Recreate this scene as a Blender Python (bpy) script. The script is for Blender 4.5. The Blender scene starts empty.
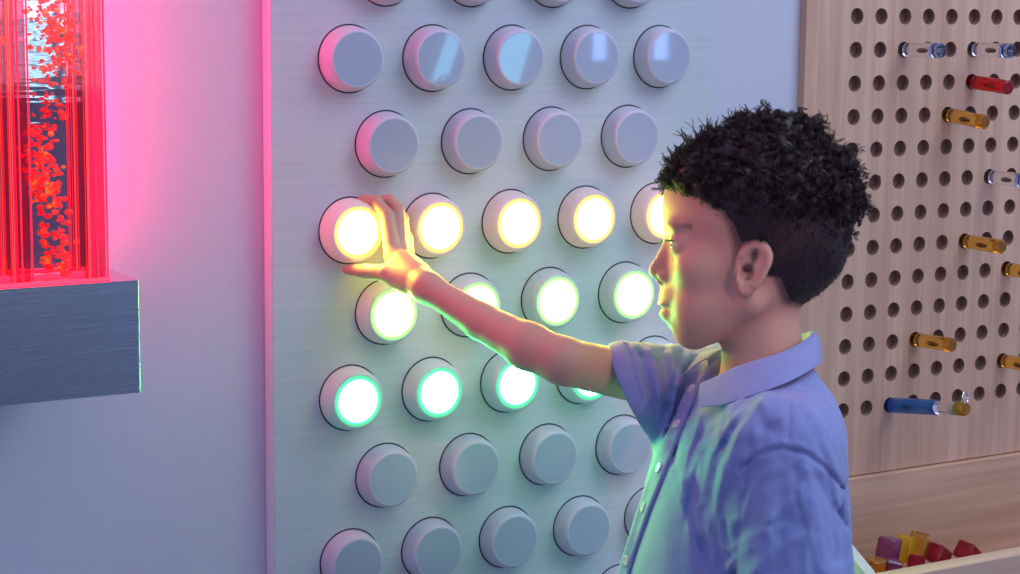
import bpy, bmesh, math, random
import numpy as np
random.seed(7)
rng = np.random.default_rng(11)
COL = bpy.context.scene.collection
S = 0.01                       # everything below is written in centimetres

# ------------------------------------------------------------------ camera frame
F, YAW, PITCH, ROLL, DIST = 1935.6415, .5375, .1473, .0108, 210.4561
FW = np.array([math.sin(YAW) * math.cos(PITCH), math.cos(YAW) * math.cos(PITCH), -math.sin(PITCH)])
r0 = np.array([math.cos(YAW), -math.sin(YAW), 0.])
u0 = np.cross(r0, FW)
RV = r0 * math.cos(ROLL) + u0 * math.sin(ROLL)
UV = -r0 * math.sin(ROLL) + u0 * math.cos(ROLL)
CAM = -FW * DIST
AX = np.stack([RV, UV, FW])    # rows: right, up, away


def ray(x, y): return FW + RV * (x - 510) / F - UV * (y - 287) / F
def onY(x, y, Y):
    d = ray(x, y); return CAM + d * (Y - CAM[1]) / d[1]
def onX(x, y, X):
    d = ray(x, y); return CAM + d * (X - CAM[0]) / d[0]
def K(px, py, Z): return np.array([(px - 510) * Z / F, (287 - py) * Z / F, Z])
def c2w(v): return CAM + np.asarray(v, float) @ AX


# ------------------------------------------------------------------ object helpers
def link(o, parent=None):
    COL.objects.link(o)
    if parent: o.parent = parent
    return o


def obj(name, v, f, mat, parent=None, origin=None, smooth=True, label=None):
    """one mesh object; v in world cm"""
    v = np.asarray(v, float)
    org = np.array(parent['_o']) if parent is not None else (np.asarray(origin, float) if origin is not None else np.zeros(3))
    me = bpy.data.meshes.new(name)
    me.from_pydata(((v - org) * S).tolist(), [], [list(map(int, q)) for q in f])
    me.update()
    if smooth: me.polygons.foreach_set('use_smooth', [True] * len(me.polygons))
    for m in (mat if isinstance(mat, (list, tuple)) else [mat]): me.materials.append(m)
    o = bpy.data.objects.new(name, me)
    link(o, parent)
    o['_o'] = org.tolist()
    if parent is None: o.location = (org * S).tolist()
    if label: o['label'] = label
    return o


def thing(name, label, cat, org, group=None):
    o = bpy.data.objects.new(name, None); link(o)
    o.empty_display_size = .02
    o.location = (np.asarray(org, float) * S).tolist()
    o['_o'] = [float(q) for q in org]
    return tag(o, label, cat, group)


def tag(o, label, cat, group=None):
    o['label'] = label; o['category'] = cat
    if group: o['group'] = group
    return o


def structure(o):
    o['kind'] = 'structure'; return o


def dup(root, loc, label, group=None):
    c = root.copy(); COL.objects.link(c); c.location = (np.asarray(loc) * S).tolist(); c['label'] = label
    if group: c['group'] = group
    for ch in list(root.children):
        d = ch.copy(); COL.objects.link(d); d.parent = c
        for g in list(ch.children):
            e = g.copy(); COL.objects.link(e); e.parent = d
    return c


class MB:
    def __init__(s): s.v = []; s.f = []
    def add(s, v, f):
        n = len(s.v); s.v += [list(map(float, p)) for p in v]; s.f += [[i + n for i in q] for q in f]; return s
    def box(s, lo, hi, bev=0):
        bm = bmesh.new(); bmesh.ops.create_cube(bm, size=1)
        lo = np.array(lo, float); hi = np.array(hi, float)
        for q in bm.verts:
            q.co = ((lo + hi) / 2 + np.array(q.co) * (hi - lo)).tolist()
        if bev: bmesh.ops.bevel(bm, geom=list(bm.edges), offset=bev, segments=3, profile=.5, affect='EDGES')
        bm.verts.index_update()
        s.add([tuple(q.co) for q in bm.verts], [[q.index for q in f.verts] for f in bm.faces]); bm.free(); return s
    def lathe(s, prof, org, axis, n=48, cap=True):
        """prof: list of (radius, distance along axis)"""
        axis = np.array(axis, float); axis /= np.linalg.norm(axis); org = np.array(org, float)
        t = np.array([0, 0, 1.]) if abs(axis[2]) < .9 else np.array([1., 0, 0])
        e1 = np.cross(axis, t); e1 /= np.linalg.norm(e1); e2 = np.cross(axis, e1)
        v = []; f = []
        for (rr, h) in prof:
            for k in range(n):
                a = 2 * math.pi * k / n
                v.append(org + axis * h + (e1 * math.cos(a) + e2 * math.sin(a)) * rr)
        for i in range(len(prof) - 1):
            for k in range(n):
                k2 = (k + 1) % n
                f.append([i * n + k, i * n + k2, (i + 1) * n + k2, (i + 1) * n + k])
        if cap:
            f.append(list(range(n))[::-1]); m = (len(prof) - 1) * n; f.append([m + k for k in range(n)])
        return s.add(v, f)
    def tube(s, pts, rad, n=8, cap=True):
        pts = np.asarray(pts, float); m = len(pts)
        rad = np.broadcast_to(np.asarray(rad, float), (m,))
        tan = np.gradient(pts, axis=0); tan /= np.linalg.norm(tan, axis=1)[:, None] + 1e-9
        ref = np.array([.31, .17, .93]); v = []; f = []
        for i in range(m):
            e1 = np.cross(tan[i], ref); e1 /= np.linalg.norm(e1) + 1e-9; e2 = np.cross(tan[i], e1)
            for k in range(n):
                a = 2 * math.pi * k / n
                v.append(pts[i] + (e1 * math.cos(a) + e2 * math.sin(a)) * rad[i])
        for i in range(m - 1):
            for k in range(n):
                f.append([i * n + k, i * n + (k + 1) % n, (i + 1) * n + (k + 1) % n, (i + 1) * n + k])
        if cap:
            f.append(list(range(n))[::-1]); f.append([(m - 1) * n + k for k in range(n)])
        return s.add(v, f)
    def prism(s, outline, d):
        """outline: list of 3-D points (planar), d: extrusion vector"""
        o = np.asarray(outline, float); n = len(o); d = np.asarray(d, float)
        f = [list(range(n))[::-1], [n + k for k in range(n)]]
        for k in range(n): f.append([k, (k + 1) % n, n + (k + 1) % n, n + k])
        return s.add(np.vstack([o, o + d]), f)
    def build(s, name, mat, parent=None, origin=None, smooth=True, label=None, sharp=None):
        o = obj(name, s.v, s.f, mat, parent, origin, smooth, label)
        if sharp is not None: o.data.set_sharp_from_angle(angle=math.radians(sharp))
        return o


# ------------------------------------------------------------------ materials
def mat(name, color=(.8, .8, .8), rough=.5, **kw):
    m = bpy.data.materials.new(name); m.use_nodes = True
    b = m.node_tree.nodes['Principled BSDF']
    b.inputs['Base Color'].default_value = (*color, 1); b.inputs['Roughness'].default_value = rough
    for k, v in kw.items():
        k = {'metal': 'Metallic', 'spec': 'Specular IOR Level', 'trans': 'Transmission Weight', 'ior': 'IOR', 'coat': 'Coat Weight',
             'coat_rough': 'Coat Roughness', 'sss': 'Subsurface Weight', 'sheen': 'Sheen Weight', 'estr': 'Emission Strength', 'ecol': 'Emission Color'}.get(k, k)
        if k == 'Emission Color': v = (*v, 1)
        b.inputs[k].default_value = v
    return m


def N(m, t, **kw):
    n = m.node_tree.nodes.new(t)
    for k, v in kw.items():
        if hasattr(n, k) and not isinstance(v, tuple): setattr(n, k, v)
    return n


def L(m, a, b): m.node_tree.links.new(a, b)


def coords(m, scale, kind='Object', rot=(0, 0, 0)):
    tc = N(m, 'ShaderNodeTexCoord'); mp = N(m, 'ShaderNodeMapping')
    mp.inputs['Scale'].default_value = scale; mp.inputs['Rotation'].default_value = rot
    L(m, tc.outputs[kind], mp.inputs['Vector']); return mp.outputs['Vector']


def noise(m, vec, scale=5., detail=3., rough=.5, dist=0.):
    n = N(m, 'ShaderNodeTexNoise'); n.inputs['Scale'].default_value = scale; n.inputs['Detail'].default_value = detail
    n.inputs['Roughness'].default_value = rough; n.inputs['Distortion'].default_value = dist
    L(m, vec, n.inputs['Vector']); return n.outputs['Fac']


def ramp(m, fac, stops):
    n = N(m, 'ShaderNodeValToRGB'); e = n.color_ramp.elements
    while len(e) < len(stops): e.new(.5)
    for q, (p, c) in zip(e, stops): q.position = p; q.color = (*c, 1)
    L(m, fac, n.inputs['Fac']); return n.outputs['Color']


def bump(m, h, strength=.3, dist=.001):
    n = N(m, 'ShaderNodeBump'); n.inputs['Strength'].default_value = strength; n.inputs['Distance'].default_value = dist
    L(m, h, n.inputs['Height']); L(m, n.outputs['Normal'], m.node_tree.nodes['Principled BSDF'].inputs['Normal'])


def BS(m): return m.node_tree.nodes['Principled BSDF']


M = {}
# painted wall
m = M['wall'] = mat('wall_paint', (.66, .66, .74), .6, spec=.3)
bump(m, noise(m, coords(m, (1, 1, 1)), 350, 2), .08, .0006)
# laminated board with a fine horizontal grain
m = M['board'] = mat('board_laminate', (.62, .66, .70), .5, spec=.35)
v = coords(m, (1.6, 1.6, 95))
g = noise(m, v, 3.2, 3, .55, .35)
L(m, ramp(m, g, [(.35, (.59, .645, .67)), (.65, (.645, .70, .725))]), BS(m).inputs['Base Color'])
bump(m, g, .06, .0006)
M['white_plastic'] = mat('white_plastic', (.65, .63, .71), .42, spec=.4)
M['lens'] = mat('grey_lens', (.47, .52, .63), .3, spec=.5, coat=1., coat_rough=.03)
M['black'] = mat('gap_shade', (.02, .02, .035), .7)
M['dark_plastic'] = mat('dark_plastic', (.03, .03, .04), .5)


def lit_lens(name, core, rim, k):
    m = mat(name, (.22, .22, .22), .3)
    tc = N(m, 'ShaderNodeTexCoord'); ln = N(m, 'ShaderNodeVectorMath', operation='LENGTH')
    mp = N(m, 'ShaderNodeMapping'); mp.inputs['Scale'].default_value = (1, 0, 1)
    L(m, tc.outputs['Object'], mp.inputs['Vector']); L(m, mp.outputs['Vector'], ln.inputs[0])
    mr = N(m, 'ShaderNodeMapRange'); mr.inputs['From Max'].default_value = .0268
    L(m, ln.outputs['Value'], mr.inputs['Value'])
    c = ramp(m, mr.outputs['Result'], [(0, core), (.76, tuple(q * .8 for q in core)), (.86, tuple(q * .03 for q in core)), (.94, rim), (1, tuple(q * .8 for q in rim))])
    L(m, c, BS(m).inputs['Emission Color']); BS(m).inputs['Emission Strength'].default_value = k
    return m


M['lit_yellow'] = lit_lens('lens_lit_yellow', (1, .76, .08), (.0175, .0115, .0018), 78.)
M['lit_lime'] = lit_lens('lens_lit_lime', (.42, 1, .15), (.006, .018, .004), 76.)
M['lit_green'] = lit_lens('lens_lit_green', (.035, 1, .22), (.0003, .0085, .0030), 110.)


def glow_plastic(name, col, k):
    return mat(name, (.62, .60, .68), .42, ecol=col, estr=k)


M['body_yellow'] = glow_plastic('knob_body_yellow', (1, .48, .14), .20)
M['body_lime'] = glow_plastic('knob_body_lime', (.5, 1, .3), .08)
M['body_green'] = glow_plastic('knob_body_green', (.1, 1, .45), .08)


def wood(name, axis, light, dark, scale=1.):
    m = mat(name, light, .5, spec=.25)
    sc = {'z': (14, 14, .55), 'x': (.5, 9, 14)}[axis]
    v = coords(m, tuple(q * scale for q in sc))
    a = noise(m, v, 5.5, 5, .6, .5); b = noise(m, v, 1.6, 2, .5, .8)
    mx = N(m, 'ShaderNodeMath', operation='MULTIPLY_ADD'); mx.inputs[1].default_value = .55
    ml = N(m, 'ShaderNodeMath', operation='MULTIPLY'); ml.inputs[1].default_value = .45
    L(m, b, ml.inputs[0]); L(m, a, mx.inputs[0]); L(m, ml.outputs[0], mx.inputs[2])
    L(m, ramp(m, mx.outputs[0], [(.34, dark), (.50, tuple((p + q) / 2 for p, q in zip(light, dark))), (.62, light)]), BS(m).inputs['Base Color'])
    bump(m, a, .12, .0005)
    return m


M['peg_wood'] = wood('peg_board_wood', 'z', (.82, .52, .36), (.60, .34, .22))
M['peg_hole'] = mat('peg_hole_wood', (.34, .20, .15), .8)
M['tray_wood'] = wood('tray_wood', 'x', (.86, .54, .35), (.58, .33, .19), .8)
M['rim_wood'] = wood('rim_wood', 'x', (.82, .58, .42), (.66, .42, .29), .8)
M['end_panel'] = mat('pale_end_panel', (.66, .67, .62), .4)


def acrylic(name, col, dens=1.0):
    return mat(name, col, .06, trans=dens, ior=1.46, spec=.5)


M['clear'] = acrylic('clear_acrylic', (.93, .90, .92))
M['clear_blue'] = acrylic('bluish_acrylic', (.45, .62, .98))
M['amber'] = acrylic('amber_acrylic', (.95, .58, .10))
M['amber_deep'] = acrylic('amber_acrylic_deep', (.90, .42, .02), .8)
M['red'] = acrylic('red_acrylic', (.80, .012, .02), .8)
M['blue'] = acrylic('blue_acrylic', (.03, .24, .72), .8)
M['purple'] = acrylic('purple_acrylic', (.45, .10, .32), .8)
M['yellow'] = acrylic('yellow_acrylic', (.98, .66, .03), .7)
M['crimson'] = acrylic('crimson_acrylic', (.50, .02, .04), .7)
M['chrome'] = mat('chrome', (.85, .85, .87), .12, metal=1.)
# brushed steel
m = M['steel'] = mat('brushed_steel', (.60, .62, .68), .3, metal=1.)
g = noise(m, coords(m, (2, 2, 160)), 4, 3, .6)
mr = N(m, 'ShaderNodeMapRange'); mr.inputs['To Min'].default_value = .18; mr.inputs['To Max'].default_value = .34
L(m, g, mr.inputs['Value']); L(m, mr.outputs['Result'], BS(m).inputs['Roughness']); bump(m, g, .06, .0004)


def sheet(name, tint, glow=None):
    """thin clear acrylic plate: passes light straight through, glints at the surface"""
    m = bpy.data.materials.new(name); m.use_nodes = True; nt = m.node_tree
    nt.nodes.remove(nt.nodes['Principled BSDF'])
    out = nt.nodes['Material Output']
    t = N(m, 'ShaderNodeBsdfTransparent'); t.inputs['Color'].default_value = (*tint, 1)
    g = N(m, 'ShaderNodeBsdfGlossy'); g.inputs['Roughness'].default_value = .05
    lw = N(m, 'ShaderNodeLayerWeight'); pw = N(m, 'ShaderNodeMath', operation='POWER'); pw.inputs[1].default_value = 4
    fr = N(m, 'ShaderNodeMath', operation='MULTIPLY_ADD'); fr.inputs[1].default_value = .5; fr.inputs[2].default_value = .03
    L(m, lw.outputs['Facing'], pw.inputs[0]); L(m, pw.outputs[0], fr.inputs[0])
    if glow:
        em = N(m, 'ShaderNodeEmission'); em.inputs['Color'].default_value = (*glow[0], 1); em.inputs['Strength'].default_value = glow[1]
        ad = N(m, 'ShaderNodeAddShader'); L(m, t.outputs[0], ad.inputs[0]); L(m, em.outputs[0], ad.inputs[1]); t = ad
    mx = N(m, 'ShaderNodeMixShader')
    L(m, fr.outputs[0], mx.inputs[0]); L(m, t.outputs[0], mx.inputs[1]); L(m, g.outputs[0], mx.inputs[2]); L(m, mx.outputs[0], out.inputs['Surface'])
    return m


M['sheet'] = sheet('tank_acrylic', (.97, .93, .95))
m = M['panel_acrylic'] = sheet('tank_side_acrylic', (.88, .34, .46), ((1, .008, .05), .10))
M['edge_glow'] = mat('edge_lit_acrylic', (.8, .05, .08), .3, ecol=(1, .006, .03), estr=1.2)
M['edge_glow_orange'] = mat('edge_lit_acrylic_orange', (.8, .2, .08), .3, ecol=(1, .09, .02), estr=1.2)
M['edge_pink'] = mat('edge_lit_acrylic_pink', (.8, .4, .5), .3, ecol=(1, .10, .22), estr=.8)
m = M['mirror'] = mat('tank_mirror', (.80, .72, .78), .02, metal=1.)
bump(m, noise(m, coords(m, (3, 3, 26)), 3.5, 2, .5), .10, .002)
m = M['bubbles'] = mat('bubbles_painted_glow', (.85, .12, .06), .2)
c = ramp(m, noise(m, coords(m, (1, 1, 1)), 70, 2), [(.44, (.8, .006, .02)), (.58, (1, .02, .015)), (.68, (1, .24, .012))])
L(m, c, BS(m).inputs['Emission Color']); BS(m).inputs['Emission Strength'].default_value = .75  # red LED light on the bubbles put into their colour and emission
M['halo'] = mat('added_red_halo', (.8, .1, .1), .3, ecol=(1, .025, .18), estr=84.)  # emission of the added unseen strip that reddens the wall
M['led'] = mat('red_led', (.8, .1, .1), .3, ecol=(1, .008, .03), estr=5.)

# ------------------------------------------------------------------ room
Z_FLOOR = -104.
structure(MB().box((-330, 2, Z_FLOOR), (330, 14, 170)).build('wall_front', M['wall'], smooth=False))
m = M['floor'] = mat('floor_vinyl', (.30, .31, .36), .5)
bump(m, noise(m, coords(m, (1, 1, 1)), 60, 3), .1, .001)
structure(MB().box((-330, -420, Z_FLOOR - 8), (330, 2, Z_FLOOR)).build('floor', m, smooth=False))
structure(MB().box((-330, -430, Z_FLOOR), (330, -420, 170)).build('wall_back', mat('back_wall_paint', (.36, .33, .42), .7), smooth=False))


def emit(name, col, k):
    return mat(name, (.1, .1, .1), .4, ecol=col, estr=k)


M['sky_blue'] = emit('window_daylight_blue', (.24, .42, 1.), 16.)
M['sky_cyan'] = emit('window_daylight_cyan', (.40, .85, 1.), 2.6)
M['tube_cyan'] = emit('cyan_light_tube', (.16, .62, .95), 9.)
M['frame'] = mat('window_frame', (.35, .35, .40), .4)


def window(name, x0, x1, z0, z1, glass, n, blinds=0):
    y = -418.6
    k = (x1 - x0) / n
    w = MB()
    for i in range(n + 1): w.box((x0 + i * k - 1.2, y - 1.4, z0), (x0 + i * k + 1.2, y + 1.2, z1))
    w.box((x0 - 2.5, y - 1.4, z0 - 2.5), (x1 + 2.5, y + 1.2, z0)); w.box((x0 - 2.5, y - 1.4, z1), (x1 + 2.5, y + 1.2, z1 + 2.5))
    fr = structure(w.build(name, M['frame'], origin=((x0 + x1) / 2, y, z0), smooth=False))
    MB().box((x0, y - .9, z0), (x1, y - .4, z1)).build('pane', glass, fr, smooth=False)
    if blinds:
        b = MB(); z = z0
        while z < z1:
            b.box((x0, y + 2., z), (x1, y + 2.6, z + blinds * .34)); z += blinds
        b.build('blind', mat('blind_slats', (.42, .22, .30), .6), fr, smooth=False)
    return fr


d_ = ray(50, 90); P_ = onY(50, 90, -15.); d_ = d_ * (1, -1, 1); WZ = (P_ + d_ * ((-418 - P_[1]) / d_[1]))[2]
window('window_1', 279, 288, 9.5, 60, M['sky_blue'], 1)
window('window_2', 306, 315.5, 9.5, 60, M['sky_blue'], 1)
window('window_3', 30, 118, WZ, 70, M['sky_cyan'], 2, 3.4)
structure(MB().tube([(196.5, -360, -30), (216.5, -360, 26)], 4.6, 20).build('leaning_cyan_tube_1', M['tube_cyan'], origin=(206, -360, -30)))  # leaning cyan light tube behind the camera, added for the knob reflections
structure(MB().tube([(171.5, -360, -30), (193.5, -360, 26)], 2.3, 20).build('leaning_cyan_tube_2', M['tube_cyan'], origin=(182, -360, -30)))  # thinner cyan light tube, likewise added to be mirrored in the knobs

# ------------------------------------------------------------------ knob board
bx0, bx1 = -28.0, 26.75
bd = thing('knob_board', 'tall pale grey wall board with rows of round knobs, thin side edge glowing pink', 'board', (0, 1, -72))
MB().box((bx0, 0, -72), (bx1, 1.96, 78), .12).build('panel', M['board'], bd, smooth=False)
MB().box((bx0 - .06, .10, -71.8), (bx0 + .05, 1.9, 77.8)).build('brightened_edge', mat('brightened_edge_white', (.86, .84, .86), .4), bd, smooth=False, label='pale edge strip added to brighten the pink light')  # paler strip added so the edge shows the tank's pink light brighter

LIT = {2: 'yellow', 3: 'lime', 4: 'green'}
ROWN = {-1: 'in the row cut off by the photo top', 0: 'in the uppermost full row', 1: 'in the row just above the yellow row',
        2: 'in the yellow-lit row', 3: 'in the lime-lit row', 4: 'in the green-lit row', 5: 'in the first row under the green one',
        6: 'in the second row under the green one', 7: 'in the row cut off by the photo bottom'}
ORD = ['leftmost', 'second from left', 'third from left', 'fourth from left', 'rightmost']
proto = {}


def knob_at(col, row):
    x = -19.3648 + col * 4.8072 + (row % 2) * (-.8891 + .2253 * col)
    return np.array([x, 0., 24.779 - 8.7929 * row])


def make_knob(kind):
    t = thing('light_knob', 'x', 'knob', (0, 0, 0))
    prof = [(3.38, -.25), (3.38, .1), (3.33, .5), (3.22, 1.2), (3.11, 1.62), (2.96, 1.88), (2.85, 2.0), (2.74, 2.04), (2.67, 2.02)]
    MB().lathe(prof, (0, 0, 0), (0, -1, 0), 64, False).build('housing', M['body_' + kind] if kind else M['white_plastic'], t)
    MB().lathe([(.001, 2.03), (1.4, 2.03), (2.68, 2.03), (2.70, 1.9)], (0, 0, 0), (0, -1, 0), 64, False).build('lens', M['lit_' + kind] if kind else M['lens'], t, sharp=20)
    MB().lathe([(3.30, .02), (3.51, .03), (3.53, .0)], (0, 0, 0), (0, -1, 0), 64, False).build('gap_shade_ring', M['black'], t)  # flat dark ring painted in for the shaded gap around the knob
    return t


used = set()
for row in range(-1, 8):
    cols = range(0, 9, 2) if row % 2 == 0 else range(1, 8, 2)
    for i, col in enumerate(cols):
        if row == 7 and col < 5: continue
        kind = LIT.get(row, '')
        if kind not in proto: proto[kind] = make_knob(kind)
        word = {'': 'unlit white round knob', 'yellow': 'round knob shining warm white', 'lime': 'round knob shining lime white', 'green': 'round knob shining green white'}[kind]
        pos = ORD[i] if i + 1 < len(list(cols)) else 'rightmost'
        lab = f'{word} {ROWN[row]}, {pos}'
        if (row, col) == (2, 0): lab = 'round knob shining warm white, gripped by the boy in the blue shirt'
        if (row, col) == (7, 5): lab = f'{word} {ROWN[row]}, third from left'
        if (row, col) == (0, 6): lab = 'unlit white knob in the uppermost full row, second from right, mirroring a blue window'
        if (row, col) == (0, 2): lab = 'unlit white knob in the uppermost full row, second from left, with cyan glints'
        grp = {'': 'unlit knobs on the board', 'yellow': 'yellow lit knobs', 'lime': 'lime lit knobs', 'green': 'green lit knobs'}[kind]
        if kind not in used:
            used.add(kind); t = proto[kind]; t.location = (knob_at(col, row) * S).tolist(); t['label'] = lab; t['group'] = grp
        else:
            dup(proto[kind], knob_at(col, row), lab, grp)

# ------------------------------------------------------------------ peg board
PX, PZ, PDX, PDZ, PY, HR = 48.4201, 29.3965, 3.7984, 4.0151, .85, .98
pgx0, pgx1, pgz0, pgz1 = 40.7, 92., -27.2, 66.
pb = thing('peg_board', 'tall pale wooden board drilled with a grid of round holes', 'peg board', (60, 1, pgz0))
bm = bmesh.new()


def V(x, y, z): return bm.verts.new((x, y, z))


c0, c1, rw0, rw1 = 0, 10, -9, 13
gx = [pgx0] + [PX + (c - .5) * PDX for c in range(c0, c1 + 1)] + [pgx1]
gz = [pgz1] + [PZ - (q - .5) * PDZ for q in range(rw0, rw1 + 1)] + [pgz0]
PB = MB(); HF = []
NS = 24
for i in range(len(gx) - 1):
    for j in range(len(gz) - 1):
        x0, x1, z1, z0 = gx[i], gx[i + 1], gz[j], gz[j + 1]
        if i == 0 or i == len(gx) - 2 or j == 0 or j == len(gz) - 2:
            PB.add([(x0, PY, z0), (x1, PY, z0), (x1, PY, z1), (x0, PY, z1)], [[0, 1, 2, 3]]); continue
        cx, cz = PX + (c0 + i - 1) * PDX, PZ - (rw0 + j - 1) * PDZ
        vs = []; fs = []
        for k in range(NS):
            a = 2 * math.pi * k / NS; ca, sa = math.cos(a), math.sin(a)
            q = max(abs(ca) / (PDX / 2), abs(sa) / (PDZ / 2))
            vs.append((cx + ca / q, PY, cz + sa / q))
        for k in range(NS):
            a = 2 * math.pi * k / NS; vs.append((cx + HR * math.cos(a), PY, cz + HR * math.sin(a)))
        for k in range(NS):
            k2 = (k + 1) % NS; fs.append([k, k2, NS + k2, NS + k])
        # square corners
        for (sx, sz) in ((1, 1), (-1, 1), (-1, -1), (1, -1)):
            a = math.atan2(sz * PDZ, sx * PDX) % (2 * math.pi); k = int(a / (2 * math.pi) * NS)
            vs.append((cx + sx * PDX / 2, PY, cz + sz * PDZ / 2)); fs.append([k, len(vs) - 1, (k + 1) % NS])
        PB.add(vs, fs)
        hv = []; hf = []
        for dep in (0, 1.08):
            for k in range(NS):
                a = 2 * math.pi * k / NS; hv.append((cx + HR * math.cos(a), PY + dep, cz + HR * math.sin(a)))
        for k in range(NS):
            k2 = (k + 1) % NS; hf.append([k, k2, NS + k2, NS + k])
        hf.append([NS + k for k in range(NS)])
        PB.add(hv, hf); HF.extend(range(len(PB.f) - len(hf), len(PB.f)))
# sides and back of the panel
x0, x1, z0, z1 = pgx0, pgx1, pgz0, pgz1; yb = 1.98
PB.add([(x0, PY, z0), (x1, PY, z0), (x1, PY, z1), (x0, PY, z1), (x0, yb, z0), (x1, yb, z0), (x1, yb, z1), (x0, yb, z1)],
       [[0, 3, 7, 4], [1, 5, 6, 2], [0, 4, 5, 1], [3, 2, 6, 7]])
po = PB.build('drilled_panel', [M['peg_wood'], M['peg_hole']], pb, smooth=False)
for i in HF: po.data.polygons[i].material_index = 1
bm.free()


def hole(c, q): return np.array([PX + c * PDX, PY, PZ - q * PDZ])


def make_peg(colour, length=6.5, rad=.88):
    t = thing('acrylic_peg', 'x', 'peg', (0, 0, 0))
    MB().lathe([(.55, -1.2), (.55, .75)], (0, 0, 0), (0, -1, 0), 24).build('stem', M[colour], t, sharp=40)
    e = .12
    MB().lathe([(rad - e, .55), (rad, .55 + e), (rad, length - e), (rad - e, length)], (0, 0, 0), (0, -1, 0), 32).build('shaft', M[colour], t, sharp=40)
    return t


TILT = {(5, 2): .07, (4, 3): .09, (3, 10): -.05, (7, 8): .02, (7, 11): -.04, (2, 1): -.01, (5, 1): .0}
pegs = [('clear', 2, 1, 'clear peg with bluish end in the second hole row, left one'), ('clear', 5, 1, 'clear peg with bluish end in the second hole row, right one'),
        ('red', 5, 2, 'translucent red peg stuck in the peg board'), ('amber', 4, 3, 'amber peg just below and left of the red peg'),
        ('clear', 6, 5, 'lowest clear peg, at the right photo edge'), ('amber', 5, 7, 'amber peg below the lowest clear peg, right of the boy\'s head'),
        ('amber', 7, 8, 'amber peg cut by the photo edge, upper of two at that edge'), ('amber', 3, 10, 'amber peg nearest the boy\'s collar'),
        ('amber', 7, 11, 'amber peg cut by the photo edge, lower of two at that edge')]
pp = {}
for colour, c, q, lab in pegs:
    if colour not in pp:
        t = pp[colour] = make_peg(colour); t.location = (hole(c, q) * S).tolist(); t['label'] = lab; t['group'] = 'pegs in the peg board'
        if colour == 'clear':
            MB().lathe([(.86, 5.3), (.895, 5.32), (.895, 6.4), (.80, 6.54), (.2, 6.56)], (0, 0, 0), (0, -1, 0), 32).build('tip', M['clear_blue'], t, sharp=40, label='bluish end cap')
        if colour == 'amber':
            MB().lathe([(.87, 5.7), (.892, 5.72), (.892, 6.42), (.80, 6.54), (.2, 6.56)], (0, 0, 0), (0, -1, 0), 32).build('tip', M['amber_deep'], t, sharp=40, label='deeper orange end')
    else:
        t = dup(pp[colour], hole(c, q), lab, 'pegs in the peg board')
    t.rotation_euler.x = TILT.get((c, q), 0)
t = thing('acrylic_peg', 'long blue peg in the lowest hole row, beside the ringed amber peg', 'peg', hole(2, 12), 'pegs in the peg board')
h = hole(2, 12); BTILT = -.15; t.rotation_euler.x = BTILT
MB().lathe([(.55, -1.2), (.55, .75)], h, (0, -1, 0), 24).build('stem', M['blue'], t, sharp=40)
MB().lathe([(.8, .55), (.95, .7), (.95, 8.3), (.8, 8.45)], h, (0, -1, 0), 32).build('shaft', M['blue'], t, sharp=40)
t = thing('acrylic_peg', 'clear peg with amber tip and a metal ring, joined to the blue peg', 'peg', h + (0, -8.5, 0), 'pegs in the peg board')
t.rotation_euler.x = BTILT; t.location = ((h + np.array([0, -8.5 * math.cos(BTILT), -8.5 * math.sin(BTILT)])) * S).tolist()
MB().lathe([(.7, 8.5), (.8, 8.6), (.8, 11.2)], h, (0, -1, 0), 32).build('shaft', M['clear'], t, sharp=40)
MB().lathe([(.82, 11.2), (.82, 12.0)], h, (0, -1, 0), 32).build('collar', mat('grey_collar', (.30, .28, .36), .4), t, sharp=40)
MB().lathe([(.84, 12.0), (.84, 13.3), (.7, 13.5)], h, (0, -1, 0), 32).build('tip', M['amber_deep'], t, sharp=40)
rc = h + np.array([.15, -13.3, 1.35])
MB().tube([rc + np.array([.62 * math.cos(a), .25 * math.cos(a), .75 * math.sin(a)]) for a in np.linspace(0, 2 * math.pi, 33)], .13, 8, False).build('ring', M['chrome'], t)

# ------------------------------------------------------------------ block tray under the peg board
tr = thing('block_tray', 'long wooden wall tray under the peg board, holding coloured blocks', 'tray', (65, -7, -48))
MB().box((40.4, -.1, -48), (92, 1.95, -27.35), .1).build('back_board', M['tray_wood'], tr, smooth=False)
MB().box((40.4, -17.2, -49), (92, -.1, -47.6), .1).build('bottom', M['tray_wood'], tr, smooth=False)
MB().box((40.4, -17.4, -47.6), (92, -14.8, -34.1), .15).build('front_rail', M['rim_wood'], tr, smooth=False)
ep = [(-.1, -28.9), (-1.5, -28.6), (-6, -29.6), (-11, -31.6), (-15, -33.8), (-17.6, -36.2), (-18.3, -39), (-18.3, -49), (-.1, -49)]
MB().prism([(38.9, y, z) for y, z in ep], (1.45, 0, 0)).build('end_panel', M['end_panel'], tr, smooth=False, label='pale greenish end panel with sloping top')


def block(name_mat, px, py, Y, size, rot, label):
    """small faceted acrylic block; the pile fills the tray from z=-47"""
    w = onY(px, py, Y)
    bm = bmesh.new(); bmesh.ops.create_cube(bm, size=1)
    for q in bm.verts: q.co = (q.co.x * size[0], q.co.y * size[1], q.co.z * size[2])
    bmesh.ops.bevel(bm, geom=list(bm.edges), offset=.22, segments=1, affect='EDGES')
    import mathutils
    R_ = np.array(mathutils.Euler(rot).to_matrix())
    bm.verts.index_update()
    vv = np.array([tuple(q.co) for q in bm.verts]) @ R_.T + w
    ff = [[q.index for q in f.verts] for f in bm.faces]; bm.free()
    o = obj('toy_block', vv, ff, M[name_mat], origin=(w[0], w[1], vv[:, 2].min()), smooth=False)
    tag(o, label, 'block', 'acrylic blocks in the tray')
    return o


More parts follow.
